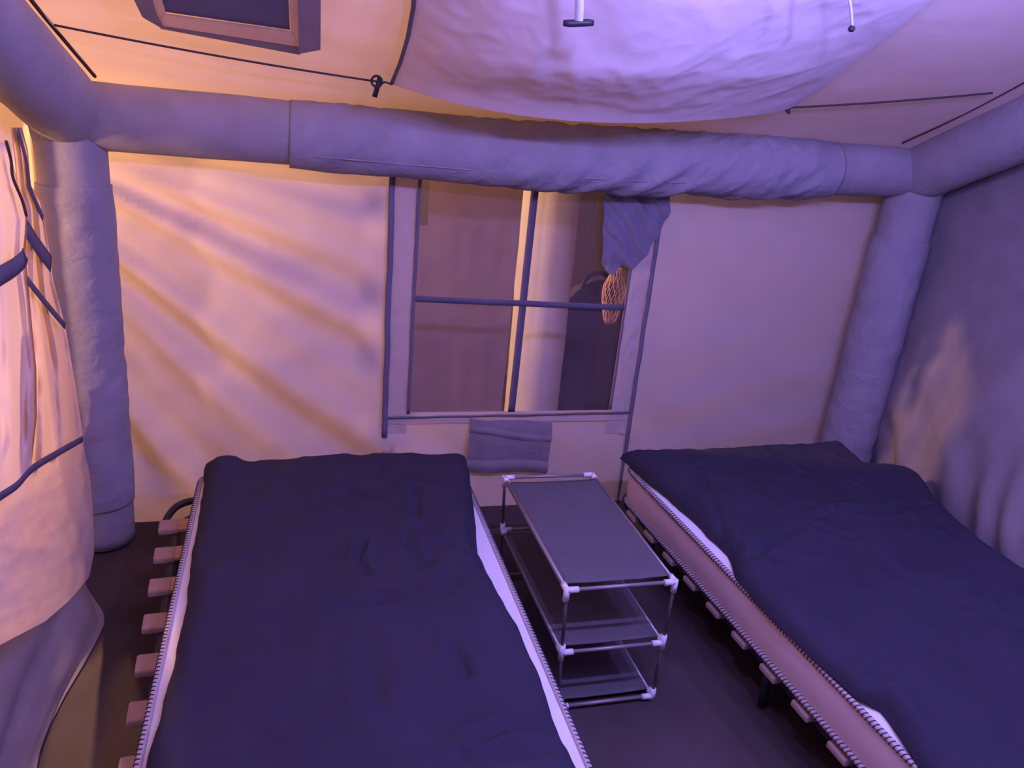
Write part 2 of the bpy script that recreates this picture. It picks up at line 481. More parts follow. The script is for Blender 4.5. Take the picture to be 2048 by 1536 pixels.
# valve mark on the corner
p = ony(1845, 335, 2.755)
mesh('air_valve', *lathe_vf([(0, .004), (.006, .004), (.008, 0), (.0, 0)], F0(p), seg=10), M['joint'], fr)

# ------------------------------------------------------------------ roof window and hanging liner
sk = empty('window_2', tuple(onroof(450, 0)), label='dark roof window with grey cloth surround high above the beds', cat='window', kind='structure')
sk0 = onroof(450, 0)
def roof_patch(name, px, off, mt, parent, org, nu=16, nv=10):
    """bilinear cloth patch on the roof from four pixel corners (bl, br, tr, tl)"""
    A = [onroof(a, b, off) for a, b in px]
    return grid(name, nu, nv, lambda u, v: A[0].lerp(A[1], u).lerp(A[3].lerp(A[2], u), v) - org, mt, parent)
roof_patch('skylight_pane', [(331, 24), (580, 60), (574, -70), (300, -90)], .040, M['skylight'], sk, sk0)
roof_patch('surround_strip', [(312, 50), (600, 94), (585, 62), (328, 26)], .046, M['pink'], sk, sk0)
roof_patch('surround_strip', [(600, 94), (600, -90), (574, -75), (581, 60)], .046, M['pink'], sk, sk0)
roof_patch('surround_strip', [(314, 50), (331, 26), (302, -90), (270, -90)], .046, M['pink'], sk, sk0)
bl = [(598, 108), (641, 100), (642, -90), (592, -90)]
roof_patch('rolled_flap', bl, .056, M['flapgrey'], sk, sk0)
c1 = [(262, -60), (268, 0), (285, 35), (322, 56)]
c2 = [(312, -60), (305, 0), (312, 25), (326, 52)]
def fl_l(u, v):
    a = polyat(c1, v); b = polyat(c2, v); q = (lerp(a[0], b[0], u), lerp(a[1], b[1], u))
    return onroof(q[0], q[1], .052) - sk0
grid('rolled_flap', 6, 16, fl_l, M['flapgrey'], sk)
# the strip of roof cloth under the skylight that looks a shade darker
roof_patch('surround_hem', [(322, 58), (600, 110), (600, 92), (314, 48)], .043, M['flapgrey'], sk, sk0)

LE = [(782, 168), (800, 125), (815, 75), (826, 15), (829, -60), (826, -150)]
RE = [(1575, 222), (1640, 180), (1705, 128), (1790, 62), (1900, -30), (2010, -120)]
def liner_fn(u, v):
    a = polyat(LE, v); b = polyat(RE, v)
    px, py = lerp(a[0], b[0], u), lerp(a[1], b[1], u)
    sag = 4 * u * (1 - u)
    py += 56 * sag * (1 - v) ** 2 * (1 - .25 * u)
    off = .040 + (.060 * sag * ss(0, .25, v) + .165 * sag ** .75 * (1 - v) ** 1.5)
    off += .010 * math.sin(u * 3) * 0
    p = onroof(px, py, off)
    w = .008 * fbm(p.x * 2.2, p.y * 2.6, 3)
    for k_, sc in ((.0060, 4.2), (.0042, 7.5), (.0024, 14.0)):
        w += k_ * abs(noise.noise(Vector((p.x * sc + .6 * noise.noise(p * 3), p.y * sc * 1.25, sc)))) * 2
    p.z += w * ss(0, .08, v) * ss(0, .05, u) * ss(1, .95, u)
    return p
LO = liner_fn(.5, .0)
ln = empty('ceiling_liner', tuple(LO), label='crumpled cream sheet slung under the roof between two cords', cat='cloth')
grid('liner_sheet', 150, 110, lambda u, v: liner_fn(u, v) - LO, M['liner'], ln)
tube('corner_loop', [onroof(760, 168, .052) - LO, onroof(770, 164, .05) - LO, liner_fn(0, 0) - LO], .003, M['cord'], ln, 6)
tube('corner_loop', [onroof(1573, 219, .052) - LO, liner_fn(1, 0) - LO], .003, M['cord'], ln, 6)
tube('edge_binding', [liner_fn(0.0, k / 40) - LO for k in range(41)], .0045, M['piping'], ln, 6)
eb = [liner_fn(0.004, k / 40) - LO for k in range(41)]
strip('edge_hem', eb, [Vector((.010, 0, 0))] * 41, M['piping'], ln, .002)

def hook(name, p, label, s=1.0, ang=0.3):
    e = empty(name, tuple(p), label=label, cat='toggle')
    d = Vector((math.sin(ang), 0, -math.cos(ang)))
    tube('toggle_bar', [d * (-.012 * s), d * (.0 * s), d * (.03 * s)], .0055 * s, M['black'], e, 8)
    ring = [Vector((math.cos(t) * .011 * s - .006, -.004, math.sin(t) * .011 * s + .004)) for t in [2 * math.pi * k / 14 for k in range(15)]]
    tube('loop', ring, .0028 * s, M['black'], e, 6, caps=False)
    return e
H1 = onroof(757, 166, .05); H2 = onroof(1572, 218, .05)
hook('cord_toggle', H1, 'black toggle and loop at the corner of the hanging sheet near the roof window', 1.45, -.25)
e = empty('cord_hook', tuple(H2), label='small black hook holding the hanging sheet beside the grey wall', cat='hook')
v = [Vector(q) * 1.3 for q in ((-.016, -.004, .006), (.010, -.004, .010), (.012, -.004, -.012), (-.016, .004, .006), (.010, .004, .010), (.012, .004, -.012))]
mesh('hook_plate', v, [(0, 1, 2), (5, 4, 3), (0, 3, 4, 1), (1, 4, 5, 2), (2, 5, 3, 0)], M['black'], e, False)
tube('hook_eye', [(.008, .004, .008), (.016, .004, .010), (.022, .004, .006)], .0025, M['black'], e, 6)
def cordpath(a, b, sag, n=24):
    P = lin(a, b, n)
    return [p - Vector((0, 0, sag * 4 * (i / n) * (1 - i / n))) for i, p in enumerate(P)]
A = onroof(108, 50, .03)
o = tube('tension_cord', cordpath(A, H1 + Vector((-.008, 0, .004)), .006), .0030, M['cord'], None, 6)
tag(o, 'thin dark cord from the roof window side to the black toggle', 'cord')
A = onroof(1985, 186, .03)
o = tube('tension_cord', cordpath(H2 + Vector((.02, .004, .006)), A, .004), .0034, M['cord'], None, 6)
tag(o, 'thin dark cord from the small hook to the tube beside the grey wall', 'cord')
# straps hanging from the ridge
def hang_strap(name, ptop, pbot, w, label, toggle):
    e = empty(name, tuple(pbot), label=label, cat='strap')
    P = [p - pbot for p in catmull([ptop, ptop.lerp(pbot, .5) + Vector((.004, -.004, 0)), pbot], 8)]
    strip('webbing', P, [Vector((w / 2, 0, 0))] * len(P), M['webpale'], e, .003)
    if toggle == 'bar':
        tube('toggle_bar', [(-.034, 0, -.004), (-.02, 0, -.003), (.02, 0, .003), (.034, 0, .004)], .0078, M['black'], e, 10, rf=lambda t, a, p: .0078 if .2 < t < .8 else .0065)
    else:
        mesh('end_bead', *lathe_vf([(0, .008), (.006, .006), (.009, 0), (.006, -.006), (0, -.008)], (0, 0, -.004), seg=12), M['black'], e)
    return e
b = onroof(1157, 46, .26); t = onroof(1150, -60, .22)
hang_strap('hanging_strap', t, b, .020, 'pale webbing strap ending in a black crossbar toggle', 'bar')
b = onroof(1704, 54, .20); t = onroof(1684, -50, .17)
hang_strap('hanging_strap', t, b, .009, 'thin pale strap ending in a small dark bead', 'bead')

# ------------------------------------------------------------------ left door curtain and loose flaps
dc = empty('door_curtain', (-.66, 2.6, .4), label='cream door curtain hanging beside the corner column in warm light', cat='curtain')
D0 = Vector((-.66, 2.6, .4))
# upper panel, edge against the column
UR = [(44, 255), (56, 300), (62, 372), (86, 404), (106, 560), (131, 655), (150, 765), (167, 878)]
UL = [(22, 255), (26, 300), (34, 372), (36, 404), (34, 560), (34, 655), (36, 765), (30, 965)]
def up_fn(u, v):
    a = polyat(UL, v); b = polyat(UR, v)
    px, py = lerp(a[0], b[0], u), lerp(a[1], b[1], u)
    x = -.668 + .024 * v + .008 * math.sin(u * 19 + 2 * fbm(u * 3, v * 2)) * ss(1, .9, u) + .003 * fbm(u * 8, v * 8, 2)
    return onx(px, py, x) - D0
grid('curtain_panel', 70, 70, up_fn, M['pink'], dc)
# gathered cloth tied back with a strap, in front of the panel
def bundle_x(py):                       # right-hand outline in pixels
    return interp([(280, 18), (330, 27), (400, 44), (440, 55), (520, 51), (560, 56), (640, 62), (760, 73), (860, 74), (960, 62)], py)
def bd_fn(u, v):
    xr_ = bundle_x(lerp(285, 962, v))
    py = lerp(285, interp([(-190, 1120), (0, 993), (64, 938), (112, 908)], xr_ - (1 - math.sin(u * math.pi * .5)) * 190), v)
    a = u * math.pi
    px = xr_ - (1 - math.sin(a * .5)) * 190
    bulge = .045 * math.sin(a * .5) + 0
    pinch = .02 * math.exp(-((py - 535) / 40) ** 2)
    x = -.640 + .012 * v - pinch * .4 + .009 * math.sin(u * 26 + 1.5 * fbm(u * 3, v * 3)) * (.5 + .5 * v) * ss(1, .85, v)
    q = onx(px, py, x)
    return q - D0
grid('gathered_cloth', 60, 70, bd_fn, M['cream'], dc)
def px_tube(px, x, r, mt, name, parent, org, n=8):
    return tube(name, [p - org for p in catmull([onx(a, b, x) for a, b in px], n)], r, mt, parent, 6)
def px_strip(px, x, w, mt, name, parent, org, n=6, t=.002):
    P = [p - org for p in catmull([onx(a, b, x) for a, b in px], n)]
    wv = []
    for i in range(len(P)):
        d = (P[min(i + 1, len(P) - 1)] - P[max(0, i - 1)]).normalized()
        wv.append(Vector((1, 0, 0)).cross(d).normalized() * w / 2)
    return strip(name, P, wv, mt, parent, t)
px_tube([(12, 282), (22, 320), (26, 355), (44, 400), (53, 432)], -.618, .0035, M['cord'], 'edge_cord', dc, D0)
px_strip([(-60, 588), (0, 552), (28, 535), (47, 518), (50, 508)], -.610, .045, M['web'], 'tie_strap', dc, D0)
px_strip([(36, 262), (52, 320), (60, 375), (72, 405), (86, 436)], -.652, .020, M['web'], 'ladder_tape', dc, D0)
px_strip([(54, 458), (74, 490), (102, 528)], -.642, .050, M['web'], 'ladder_tape', dc, D0)
px_strip([(55, 560), (88, 602), (130, 652)], -.636, .020, M['web'], 'ladder_tape', dc, D0)
px_strip([(165, 878), (112, 908), (64, 938), (34, 970), (-10, 1000), (-120, 1080)], -.628, .020, M['web'], 'door_trim', dc, D0)
# lower flap with its rounded hem
lf = empty('wall_flap', (-.62, 2.4, .2), label='pale lower door flap with rounded hem above the grey mud skirt', cat='flap')
L0 = Vector((-.62, 2.4, .2))
TE = [(167, 872), (112, 902), (64, 934), (0, 992), (-160, 1110)]
BE = [(188, 1108), (178, 1155), (140, 1200), (90, 1243), (0, 1290), (-160, 1368)]
def lf_fn(u, v):
    a = polyat(TE, 1 - u); b = polyat(BE, 1 - u)
    px, py = lerp(a[0], b[0], v), lerp(a[1], b[1], v)
    if u > .55: px += 6 * math.sin(v * math.pi) * ss(.55, 1, u)
    x = -.648 + .058 * ss(0, 1, v) + .006 * math.sin(v * 6 + u * 9) * (1 - u) + .004 * fbm(u * 6, v * 5, 8)
    return onx(px, py, x) - L0
grid('flap_cloth', 60, 50, lf_fn, M['pink'], lf)
# mud skirt spreading on to the floor below the flap
ms = empty('mud_skirt', (-.55, 2.0, 0), label='grey mud skirt cloth lying in folds along the groundsheet', cat='skirt')
S0 = Vector((-.55, 2.0, 0))
def sk_fn(u, v):
    y = lerp(.2, 2.68, u)
    z = lerp(.40, .008, min(1, v * 1.25))
    foot = -.565 + .03 * math.sin(y * 6) + .02 * ss(2.2, 1.6, y)
    foot = lerp(foot, -.66, ss(2.35, 2.68, y))
    x = lerp(-.745, foot, ss(0, 1.1, v)) + .013 * math.sin(v * 19 + y * 2.5 + 1.5 * fbm(y * 1.2, v)) * ss(.1, .4, v) + .004 * fbm(y * 5, v * 4)
    return Vector((x, y, max(.006, z + .006 * math.sin(v * 14 + y * 2)))) - S0
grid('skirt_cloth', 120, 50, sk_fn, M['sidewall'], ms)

# ------------------------------------------------------------------ window flap cloth hanging at the top right of the mesh
wfz = empty('window_cloth', (1.36, 2.955, 1.42), label='wrinkled grey cloth hanging over the top corner of the mesh window', cat='cloth')
Z0 = Vector((1.36, 2.955, 1.42))
BOT = [(1204, 528), (1216, 545), (1224, 552), (1234, 541), (1247, 531), (1262, 540), (1282, 525), (1300, 500), (1322, 462), (1341, 425)]
TOP = [(1210, 370), (1240, 372), (1275, 374), (1310, 376), (1342, 378)]
def wc(u, v):
    a = polyat(TOP, u); b = polyat(BOT, u)
    q = ony(lerp(a[0], b[0], v), lerp(a[1], b[1], v), 2.962)
    q.y += .008 * math.sin(q.x * 60 + q.z * 55 + 2 * fbm(q.x * 6, q.z * 6)) + .005 * rdg(q.x * 12 + q.z * 14, q.z * 10, 2)
    return q - Z0
o = grid('hanging_cloth', 60, 50, wc, M['cloth2'], wfz)

# ------------------------------------------------------------------ outside, seen through the mesh
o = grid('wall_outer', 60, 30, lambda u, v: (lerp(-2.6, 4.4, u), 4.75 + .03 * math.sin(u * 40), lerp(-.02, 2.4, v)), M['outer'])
tag(o, 'dim cloth wall of the outer hall behind the mesh window', 'tent wall', kind='structure')
o = grid('wall_outer_bounce', 40, 30, lambda u, v: (-2.55 + .03 * math.sin(u * 30), lerp(-1.5, 4.8, u), lerp(-.02, 2.6, v)), M['cream'])  # cloth added to shine bright past the curtain and bounce warm light
tag(o, 'cream cloth wall added beyond the door curtain to bounce warm light', 'tent wall', kind='structure')
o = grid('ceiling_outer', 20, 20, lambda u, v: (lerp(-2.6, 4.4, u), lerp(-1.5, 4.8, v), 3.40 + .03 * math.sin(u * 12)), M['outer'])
tag(o, 'dim cloth roof of the outer hall over the whole tent', 'tent roof', kind='structure')
oc = empty('outer_column', (1.2, 3.62, 0), label='cream inflatable column standing outside behind the mesh window', cat='tent column')
tube('column_tube', [(-.028 * (k / 30) + .03, 0, lerp(-.015, 1.95, k / 30)) for k in range(31)], .135, M['liner'], oc, 36, rf_plain(50, .135, .004))
o = tube('column_cap', [(0.002, 0, 1.95), (0.002, 0, 1.98)], .11, M['sleeve'], oc, 24)
hs = empty('hanging_sheet', (.75, 3.42, 0), label='brown grey sheet hanging outside the mesh window next to the column', cat='sheet')
def hsf(u, v):
    x = lerp(.30, 1.012, u); z = lerp(.02, 1.62, v)
    return (x - .75, .012 * math.sin(x * 14 + z * 3) + .006 * fbm(x * 3, z * 3), z)
nv_, nu_ = 60, 40
vv, ff = grid_vf(nu_, nv_, hsf, lambda u, v: not (lerp(.3, 1.012, u) < .605 and 1.14 < lerp(.02, 1.62, v) < 1.32))
mesh('sheet_cloth', vv, ff, M['sheet'], hs)
tube('sheet_rail', [(-.5, 0, 1.62), (1.25, 0, 1.62)], .008, M['rail'], hs, 8)
tube('rail_post', [(-.5, 0, -.015), (-.5, 0, 1.63)], .010, M['rail'], hs, 8)
tube('rail_post', [(1.25, .0, -.015), (1.25, .0, 1.63)], .010, M['rail'], hs, 8)
# dark bag standing behind the column
bg = empty('storage_bag', (1.58, 3.80, -.015), label='tall dark bag standing outside behind the mesh window', cat='bag')
def bag_vf():
    v, f = [], []
    ns, nr = 28, 16
    for j in range(nr + 1):
        t = j / nr; z = .86 * t
        k = (1 - max(0, (t - .8) / .2) ** 2.2 * .85) * (1 - .10 * (1 - t))
        for i in range(ns):
            a = 2 * math.pi * i / ns
            c, s = math.cos(a), math.sin(a)
            x = .20 * k * math.copysign(abs(c) ** .5, c); y = .13 * k * math.copysign(abs(s) ** .5, s)
            w = 1 + .05 * fbm(c * 2, s * 2, z * 5)
            v.append((x * w, y * w, z))
    for j in range(nr):
        for i in range(ns):
            q = (i + 1) % ns; f.append((j * ns + i, j * ns + q, (j + 1) * ns + q, (j + 1) * ns + i))
    f.append(tuple(nr * ns + i for i in range(ns))); f.append(tuple(range(ns))[::-1])
    return v, f
mesh('bag_body', *bag_vf(), M['bag'], bg)
tube('bag_handle', catmull([(-.10, -.02, .82), (-.07, -.03, .885), (0, -.03, .90), (.05, -.03, .86), (.06, -.02, .83)], 6), .012, M['bag'], bg, 8)
# net bag hanging from a cord
nb = empty('net_bag', tuple(ony(1219, 648, 3.42)), label='orange string net bag hanging outside the mesh window', cat='net bag')
parts = []
def nbp(a, t):
    r = .058 * (math.sin(min(1, t * 1.25 + .12) * math.pi * .5) ** .6) * (1 - .62 * ss(.62, 1.0, t))
    return Vector((r * math.cos(a), r * math.sin(a) * .7, .27 * t))
for k in range(14):
    for d in (-1, 1):
        parts.append(tube_vf([nbp(2 * math.pi * k / 14 + d * t / 10 * 1.5, t / 10) for t in range(11)], .0022, 4))
mesh('net', *join(parts), M['net'], nb)
tube('net_neck', [(0, 0, .25), (0, 0, .30), (.0, 0, 1.611 - ony(1219, 648, 3.42).z)], .006, M['net'], nb, 6)

# ------------------------------------------------------------------ beds
def bed_frame(head, rz, width, first, pitch, count, label, zt=.175):
    """head = world point of the middle of the head end; local -y runs to the foot"""
    e = empty('bed_frame', (head[0], head[1], 0), rz, label, 'bed', 'slatted bed frames')
    w2, L = width / 2, 2.02
    wi = w2 - .05
    zr = zt - .024
    R = .12
    path = []
    for cx, cy, a0 in ((-wi + R, -R, 90), (-wi + R, -L + R, 180), (wi - R, -L + R, 270), (wi - R, -R, 0)):
        for k in range(9):
            a = math.radians(a0 + k * 90 / 8)
            path.append(Vector((cx + R * math.cos(a), cy + R * math.sin(a), zr)))
    path.append(path[0].copy())
    tube('perimeter_rail', path, .017, M['rail'], e, 10, caps=False)
    tube('centre_rail', [(0, -.01, zr), (0, -L + .01, zr)], .016, M['rail'], e, 10)
    for sx in (-1, 1):
        for yy in (-.22, -1.0, -1.8):
            tube('leg', [(sx * (wi - .005), yy, .004), (sx * wi, yy, zr)], .014, M['rail'], e, 10)
    bow = catmull([(-w2 + .012, -.075, zr), (-w2 + .018, -.02, zr + .012), (-w2 + .06, .03, zr + .034), (-w2 + .16, .045, zr + .042), (0, .047, zr + .044), (w2 - .16, .045, zr + .042), (w2 - .06, .03, zr + .034), (w2 - .018, -.02, zr + .012), (w2 - .012, -.075, zr)], 6)
    tube('head_bow', bow, .013, M['rail'], e, 8)
    # slats: slightly bowed, in plastic holders at both ends
    def slat_vf():
        v, f = [], []
        n = 14
        for i in range(n + 1):
            t = i / n; x = lerp(-w2 + .006, w2 - .006, t)
            end = min(t, 1 - t) * width
            hw = .036 * (math.sqrt(max(0, 1 - (1 - min(1, (end + .006) / .022)) ** 2)) * .45 + .55)
            z = zt + .010 * math.sin(t * math.pi)
            v += [(x, -hw, z - .006), (x, hw, z - .006), (x, hw, z + .004), (x, -hw, z + .004)]
        for i in range(n):
            for k in range(4):
                q = (k + 1) % 4
                f.append((i * 4 + k, i * 4 + q, i * 4 + 4 + q, i * 4 + 4 + k))
        f.append((3, 2, 1, 0)); f.append(tuple(n * 4 + k for k in range(4)))
        return v, f
    me_s = me_h = None
    for i in range(count):
        yy = first - i * pitch
        if me_s is None:
            s = mesh('slat', *slat_vf(), M['wood'], e, False); me_s = s.data
        else:
            s = link(bpy.data.objects.new('slat', me_s), e)
        s.location = (0, yy, 0)
        for sx in (-1, 1):
            if me_h is None:
                hv = []
                for x in (-w2 - .004, -w2 + .062):
                    hv += [(x, -.038, zt - .014), (x, .038, zt - .014), (x, .036, zt + .008), (x, -.036, zt + .008)]
                h = mesh('slat_holder', hv, [(0, 1, 2, 3), (7, 6, 5, 4), (0, 4, 5, 1), (1, 5, 6, 2), (2, 6, 7, 3), (3, 7, 4, 0)], M['holder'], s, False)
                b = h.modifiers.new('bevel', 'BEVEL'); b.width = .006; b.segments = 2
                me_h = h.data
            else:
                h = link(bpy.data.objects.new('slat_holder', me_h), s)
                b = h.modifiers.new('bevel', 'BEVEL'); b.width = .006; b.segments = 2
            if sx > 0: h.rotation_euler = (0, 0, math.pi)
    return e

def mattress(head, rz, width, z0, z1, label):
    e = empty('mattress', (head[0], head[1], z0), rz, label, 'mattress', 'white mattresses')
    w2, L, T = width / 2, 2.0, z1 - z0
    R = .07
    def ring(inset, z, bul=0):
        out = []
        for cx, cy, a0 in ((w2 - R, -R, 0), (-w2 + R, -R, 90), (-w2 + R, -L + R, 180), (w2 - R, -L + R, 270)):
            for k in range(7):
                a = math.radians(a0 + k * 15)
                out.append(Vector((cx + (R - inset + bul) * math.cos(a), cy + (R - inset + bul) * math.sin(a), z)))
        # subdivide the long sides
        res = []
        for i, p in enumerate(out):
            q = out[(i + 1) % len(out)]
            res.append(p)
            n = int((q - p).length / .06)
            for k in range(1, n): res.append(p.lerp(q, k / n))
        return res
    # side panel
    rows = []
    for t in (0, .1, .25, .4, .55, .7, .85, 1):
        rows.append(ring(.002, lerp(.012, T - .012, t), .006 * math.sin(t * math.pi)))
    n = len(rows[0]); v = [p for r in rows for p in r]; f = []
    for j in range(len(rows) - 1):
        for i in range(n):
            q = (i + 1) % n; f.append((j * n + i, j * n + q, (j + 1) * n + q, (j + 1) * n + i))
    mesh('side_panel', v, f, M['mside'], e)
    for nm, zz, s in (('top_panel', T, 1), ('bottom_panel', 0, -1)):
        r0 = ring(.004, T - .010 if s > 0 else .010); r1 = ring(.03, zz - s * .003); r2 = ring(.09, zz)
        v = r0 + r1 + r2; f = []
        for j in range(2):
            for i in range(n):
                q = (i + 1) % n; f.append((j * n + i, j * n + q, (j + 1) * n + q, (j + 1) * n + i))
        f.append(tuple(2 * n + i for i in range(n)))
        if s < 0: f = [q[::-1] for q in f]
        mesh(nm, v, f, M['mtop'], e)
    for zz in (T - .010, .010):
        rp = ring(-.001, zz); rp.append(rp[0].copy())
        tp = tube('edge_tape', rp, .0085, M['tape'], e, 8, caps=False)
        # overlock stitches along the tape
        parts = []
        tot = 0; step = .0135
        for a, b in zip(rp, rp[1:]):
            ln_ = (b - a).length; d = (b - a).normalized(); side = Vector((d.y, -d.x, 0))
            k = math.ceil(tot / step) * step
            while k < tot + ln_:
                p = a + d * (k - tot)
                P = [p + side * (.0095 * math.cos(q)) + Vector((0, 0, .0095 * math.sin(q))) + d * (.004 * (q / 1.2)) for q in (-1.1, -.4, .4, 1.1, 1.8)]
                parts.append(tube_vf(P, .0016, 4, False))
                k += step
            tot += ln_
        tag(mesh('stitching', *join(parts), M['stitch'], tp), kind='stuff')
    return e

bed_frame((.055, 2.775), math.radians(2.7), .93, -.105, .1815, 11, 'slatted bed frame with wooden slats showing beside the corner column', .178)
bed_frame((1.80, 2.70), math.radians(2.4), .945, -.12, .155, 13, 'slatted bed frame with slat ends peeping out beside the side table', .178)
mattress((.195, 2.715), math.radians(-.6), .925, .196, .350, 'white mattress with stitched edge on the bed by the corner column')
mattress((1.80, 2.70), math.radians(2.5), .935, .196, .350, 'white mattress with beige side band on the bed by the grey wall')

def seg_d(p, a, b):
    ax, ay = a; bx, by = b; dx, dy = bx - ax, by - ay
    t = max(0, min(1, ((p[0] - ax) * dx + (p[1] - ay) * dy) / (dx * dx + dy * dy + 1e-12)))
    return math.hypot(p[0] - ax - dx * t, p[1] - ay - dy * t)
def duvet(name, label, y0, y1, XL, XR, creases, bumps, T, seed, zb=.353, puff=None):
    cr = []
    for c in creases:
        pts, dep, wid = c
        q = [tuple(onz(a, b, .40)[:2]) for a, b in pts]
        cr.append((q, dep * .8, wid * 1.15))
    org = Vector((lerp(interp(XL, y1), interp(XR, y1), .5), (y0 + y1) / 2, zb))
    NU, NV = 130, 210
    top, low = [], []
    for j in range(NV + 1):
        y = lerp(y0, y1, j / NV)
        xl, xr_ = interp(XL, y), interp(XR, y)
        xl += .006 * fbm(y * 7, seed, 1); xr_ += .006 * fbm(y * 7, seed, 4)
        for i in range(NU + 1):
            u = i / NU; x = lerp(xl, xr_, u)
            yy = y + (.012 * fbm(x * 5, 2, seed) if j == NV else 0)
            d = min(u * (xr_ - xl), (1 - u) * (xr_ - xl), y - y0, y1 - y)
            e = min(1, d / .055); t = T * math.sqrt(max(0, 1 - (1 - e) ** 2))
            w = .012 * fbm(x * 3.1, y * 2.6, seed) + .008 * rdg(x * 4 + y * 1.5, y * 4 - x * 2, seed) + .005 * rdg(x * 11 - y * 5, y * 8 + x * 3, seed + 3) + .005 * rdg(x * 6.5 + y * 3, y * 7 - x * 2, seed + 6)
            for q, dep, wid in cr:
                dd = min(seg_d((x, y), a, b) for a, b in zip(q, q[1:]))
                if dd < wid * 5:
                    w += -dep * math.exp(-(dd / wid) ** 2) + .7 * dep * math.exp(-((dd - 2.2 * wid) / (1.3 * wid)) ** 2)
            for bx, by, br, bh in bumps:
                w += bh * math.exp(-((x - bx) ** 2 + (y - by) ** 2) / (br * br))
            z = zb + t + w * min(1, d / .045)
            top.append(Vector((x, yy, max(zb + .002 + .5 * t, z))) - org)
            low.append(Vector((x, yy, zb)) - org)
    v = top + low; n = NU + 1; f = []; O = len(top)
    for j in range(NV):
        for i in range(NU):
            a = j * n + i
            f.append((a, a + 1, a + n + 1, a + n)); f.append((O + a, O + a + n, O + a + n + 1, O + a + 1))
    o = mesh(name, v, f, M['duvet'])
    o.location = org
    return tag(o, label, 'duvet', 'charcoal duvets')
XL1 = [(.7, -.275), (1.35, -.262), (1.47, -.258), (1.66, -.246), (1.9, -.241), (2.2, -.251), (2.5, -.25), (2.75, -.262)]
XR1 = [(.7, .60), (1.2, .606), (1.28, .601), (1.49, .613), (1.69, .609), (1.85, .596), (2.05, .583), (2.18, .603), (2.43, .646), (2.6, .672), (2.75, .69)]
CR1 = [([(726, 1087), (714, 1116), (735, 1149)], .012, .010), ([(693, 975), (747, 1002)], .010, .012), ([(830, 983), (832, 1037)], .010, .012),
       ([(813, 1083), (850, 1132)], .010, .012), ([(656, 1215), (700, 1216), (760, 1205)], .011, .012), ([(880, 1090), (955, 1112)], .009, .012),
       ([(905, 1288), (932, 1350)], .010, .012), ([(960, 1480), (1010, 1450), (1080, 1440), (1130, 1458)], .012, .014), ([(560, 960), (640, 975)], .006, .015),
       ([(740, 1270), (758, 1420)], .007, .02), ([(820, 1060), (870, 1075)], .010, .012), ([(380, 1180), (520, 1195)], .004, .02), ([(930, 1520), (1110, 1500)], .010, .014)]
BM1 = [(-.19, 2.66, .055, .022), (.10, 2.60, .14, .018), (.43, 2.62, .16, .012), (.62, 2.6, .08, .006), (-.10, 2.69, .035, -.02), (.5, 2.2, .14, .02)]
duvet('duvet', 'charcoal duvet spread over the bed by the corner column', .86, 2.735, XL1, XR1, CR1, BM1, .042, 3.3)
XL2 = [(.7, 1.38), (1.07, 1.385), (1.18, 1.41), (1.27, 1.425), (1.32, 1.392), (1.5, 1.368), (1.73, 1.352), (1.86, 1.362), (1.98, 1.400), (2.05, 1.400), (2.17, 1.392), (2.37, 1.372), (2.62, 1.335), (2.75, 1.325)]
XR2 = [(.7, 2.36), (1.5, 2.37), (1.77, 2.375), (1.93, 2.37), (2.1, 2.41), (2.2, 2.44), (2.30, 2.485), (2.38, 2.50), (2.44, 2.46), (2.5, 2.36), (2.6, 2.365), (2.75, 2.37)]
CR2 = [([(1396, 939), (1410, 980), (1428, 1015), (1454, 1100)], .012, .012), ([(1504, 1118), (1539, 1087), (1593, 1060)], .012, .014),
       ([(1678, 1024), (1780, 1029), (1850, 1012)], .014, .013), ([(1704, 975), (1736, 997)], .010, .011), ([(1640, 1060), (1700, 1080)], .008, .014),
       ([(1560, 930), (1620, 960)], .006, .015), ([(1690, 1370), (1740, 1360), (1760, 1345)], .012, .016), ([(1620, 1040), (1670, 1030)], .008, .013)]
BM2 = [(2.40, 2.36, .11, .035), (2.25, 2.62, .16, .020), (1.9, 2.6, .2, .012), (1.62, 2.2, .2, .015), (1.44, 1.24, .05, .015), (2.1, 2.1, .2, .01)]
duvet('duvet', 'charcoal duvet bunched over the bed against the grey wall', .80, 2.725, XL2, XR2, CR2, BM2, .042, 8.1)

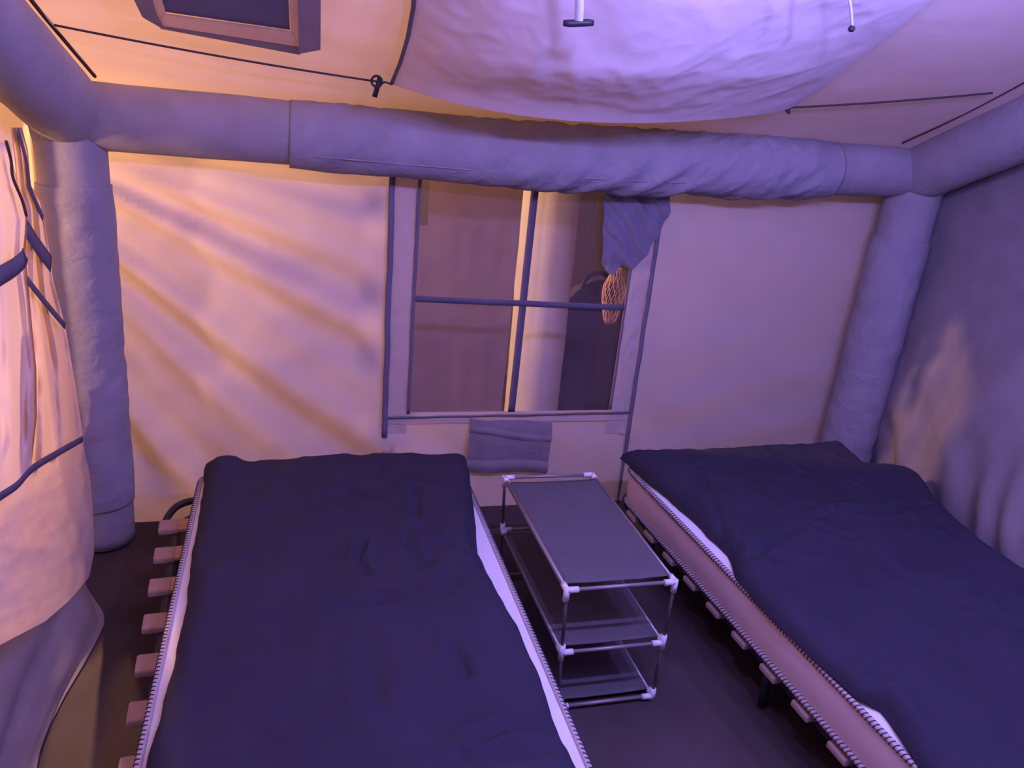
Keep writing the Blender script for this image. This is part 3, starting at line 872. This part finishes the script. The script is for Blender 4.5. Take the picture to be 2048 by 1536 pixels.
# ------------------------------------------------------------------ side table
st = empty('side_table', (.93, 2.105, 0), label='three tier side table with white corner joints between the beds', cat='table')
TX0, TX1, TY0, TY1 = .762 - .93, 1.094 - .93, 1.765 - 2.105, 2.45 - 2.105
LEV = (.016, .212, .424)
def corner_x(sx, z):
    base = TX0 if sx < 0 else TX1
    return base + (.026 if sx < 0 else -.006) * (1 - z / .424) * .8
for sx in (-1, 1):
    for yy in (TY0, TY1):
        for za, zb2 in zip(LEV, LEV[1:]):
            tube('leg', [(corner_x(sx, za), yy, za), (corner_x(sx, zb2), yy, zb2)], .0052, M['leg'], st, 10)
for k, z in enumerate(LEV):
    xa, xb = corner_x(-1, z), corner_x(1, z)
    for yy in (TY0, TY1):
        tube('cross_tube', [(xa, yy, z), (xb, yy, z)], .0058, M['steel'], st, 10)
    for x in (xa, xb):
        tube('side_tube', [(x, TY0, z), (x, TY1, z)], .0056, M['steel'], st, 10)
    # cloth shelf wrapped round the two side tubes
    def shf(u, v, z=z, xa=xa, xb=xb, k=k):
        a = u * 2 - 1
        x = lerp(xa - .007, xb + .007, u)
        zz = z + .0085 - .005 * (1 - a ** 4) + .0008 * fbm(u * 4, v * 6, k)
        if u < .03 or u > .97: zz -= .012
        return (x, lerp(TY0 + .022, TY1 - .05, v), zz)
    o = grid('shelf_cloth', 40, 40, shf, M['shelf'], st)
    sm = o.modifiers.new('thick', 'SOLIDIFY'); sm.thickness = .002; sm.offset = 1
    for x, sx in ((xa, 1), (xb, -1)):
        for yy, sy in ((TY0, 1), (TY1, -1)):
            P = [tube_vf([(x, yy, z), (x + sx * .034, yy, z)], .0092, 12), tube_vf([(x, yy, z), (x, yy + sy * .030, z)], .0092, 12)]
            if k == 2: P.append(tube_vf([(x, yy, z + .008), (x, yy, z - .034)], .0092, 12))
            elif k == 1: P.append(tube_vf([(x, yy, z + .028), (x, yy, z - .024)], .0092, 12))
            else: P.append(tube_vf([(x, yy, z + .028), (x, yy, z - .014)], .0092, 12))
            mesh('corner_joint', *join(P), M['joint'], st)

# ------------------------------------------------------------------ lamps
def lamp(name, at, col, watts, rad, label, hang_to):
    e = empty(name, at, label=label, cat='lamp')
    mesh('housing', *lathe_vf([(0, .13), (.012, .13), (.02, .10), (.055, .085), (.06, .07), (.0, .068)], (0, 0, 0), seg=20), M['black'], e)
    tube('hanging_cord', [(0, 0, .13), (0, 0, max(.2, hang_to - at[2]))], .003, M['cord'], e, 6)
    ld = bpy.data.lights.new(name + '_light', 'POINT')
    ld.color = col; ld.energy = watts; ld.shadow_soft_size = rad
    lo = bpy.data.objects.new('bulb', ld); link(lo, e)
    return e
ls = empty('light_string', (VIOLET_XS[0], VIOLET_Y, VIOLET_Z), label='string of violet bulbs hanging under the roof ridge', cat='light string')
cp = [(-.45, .04, roof_full(VIOLET_Y + .04) - VIOLET_Z - .01)]
for i, x in enumerate(VIOLET_XS):
    dx = x - VIOLET_XS[0]
    cp += [(dx, 0, .07), (dx + .175, 0, .05)]
    bh = mesh('bulb_holder', *lathe_vf([(0, .07), (.012, .07), (.016, .045), (.016, .034), (0, .034)], (dx, 0, 0), seg=14), M['black'], ls)
    ld = bpy.data.lights.new('violet_light', 'POINT')
    ld.color = VIOLET_C; ld.energy = VIOLET_W; ld.shadow_soft_size = .025
    lo = link(bpy.data.objects.new('bulb', ld), ls); lo.location = (dx, 0, 0)
cp[-1] = (VIOLET_XS[-1] - VIOLET_XS[0] + .45, .04, roof_full(VIOLET_Y + .04) - VIOLET_Z - .01)
tube('string_cord', catmull(cp, 6), .003, M['cord'], ls, 6)
lamp('warm_source', WARM_A_AT, WARM_C, WARM_A_W, .06, 'warm lantern hanging outside behind the back wall', 3.40)
lamp('warm_source', WARM_B_AT, WARM_C, WARM_B_W, .05, 'warm lantern hanging outside beside the door curtain', 3.40)
lamp('warm_source', WARM_D_AT, WARM_C, WARM_D_W, .05, 'added warm light above the roof, brightening the ceiling cloth', 3.4)  # extra light added over the roof so the ceiling glows warm
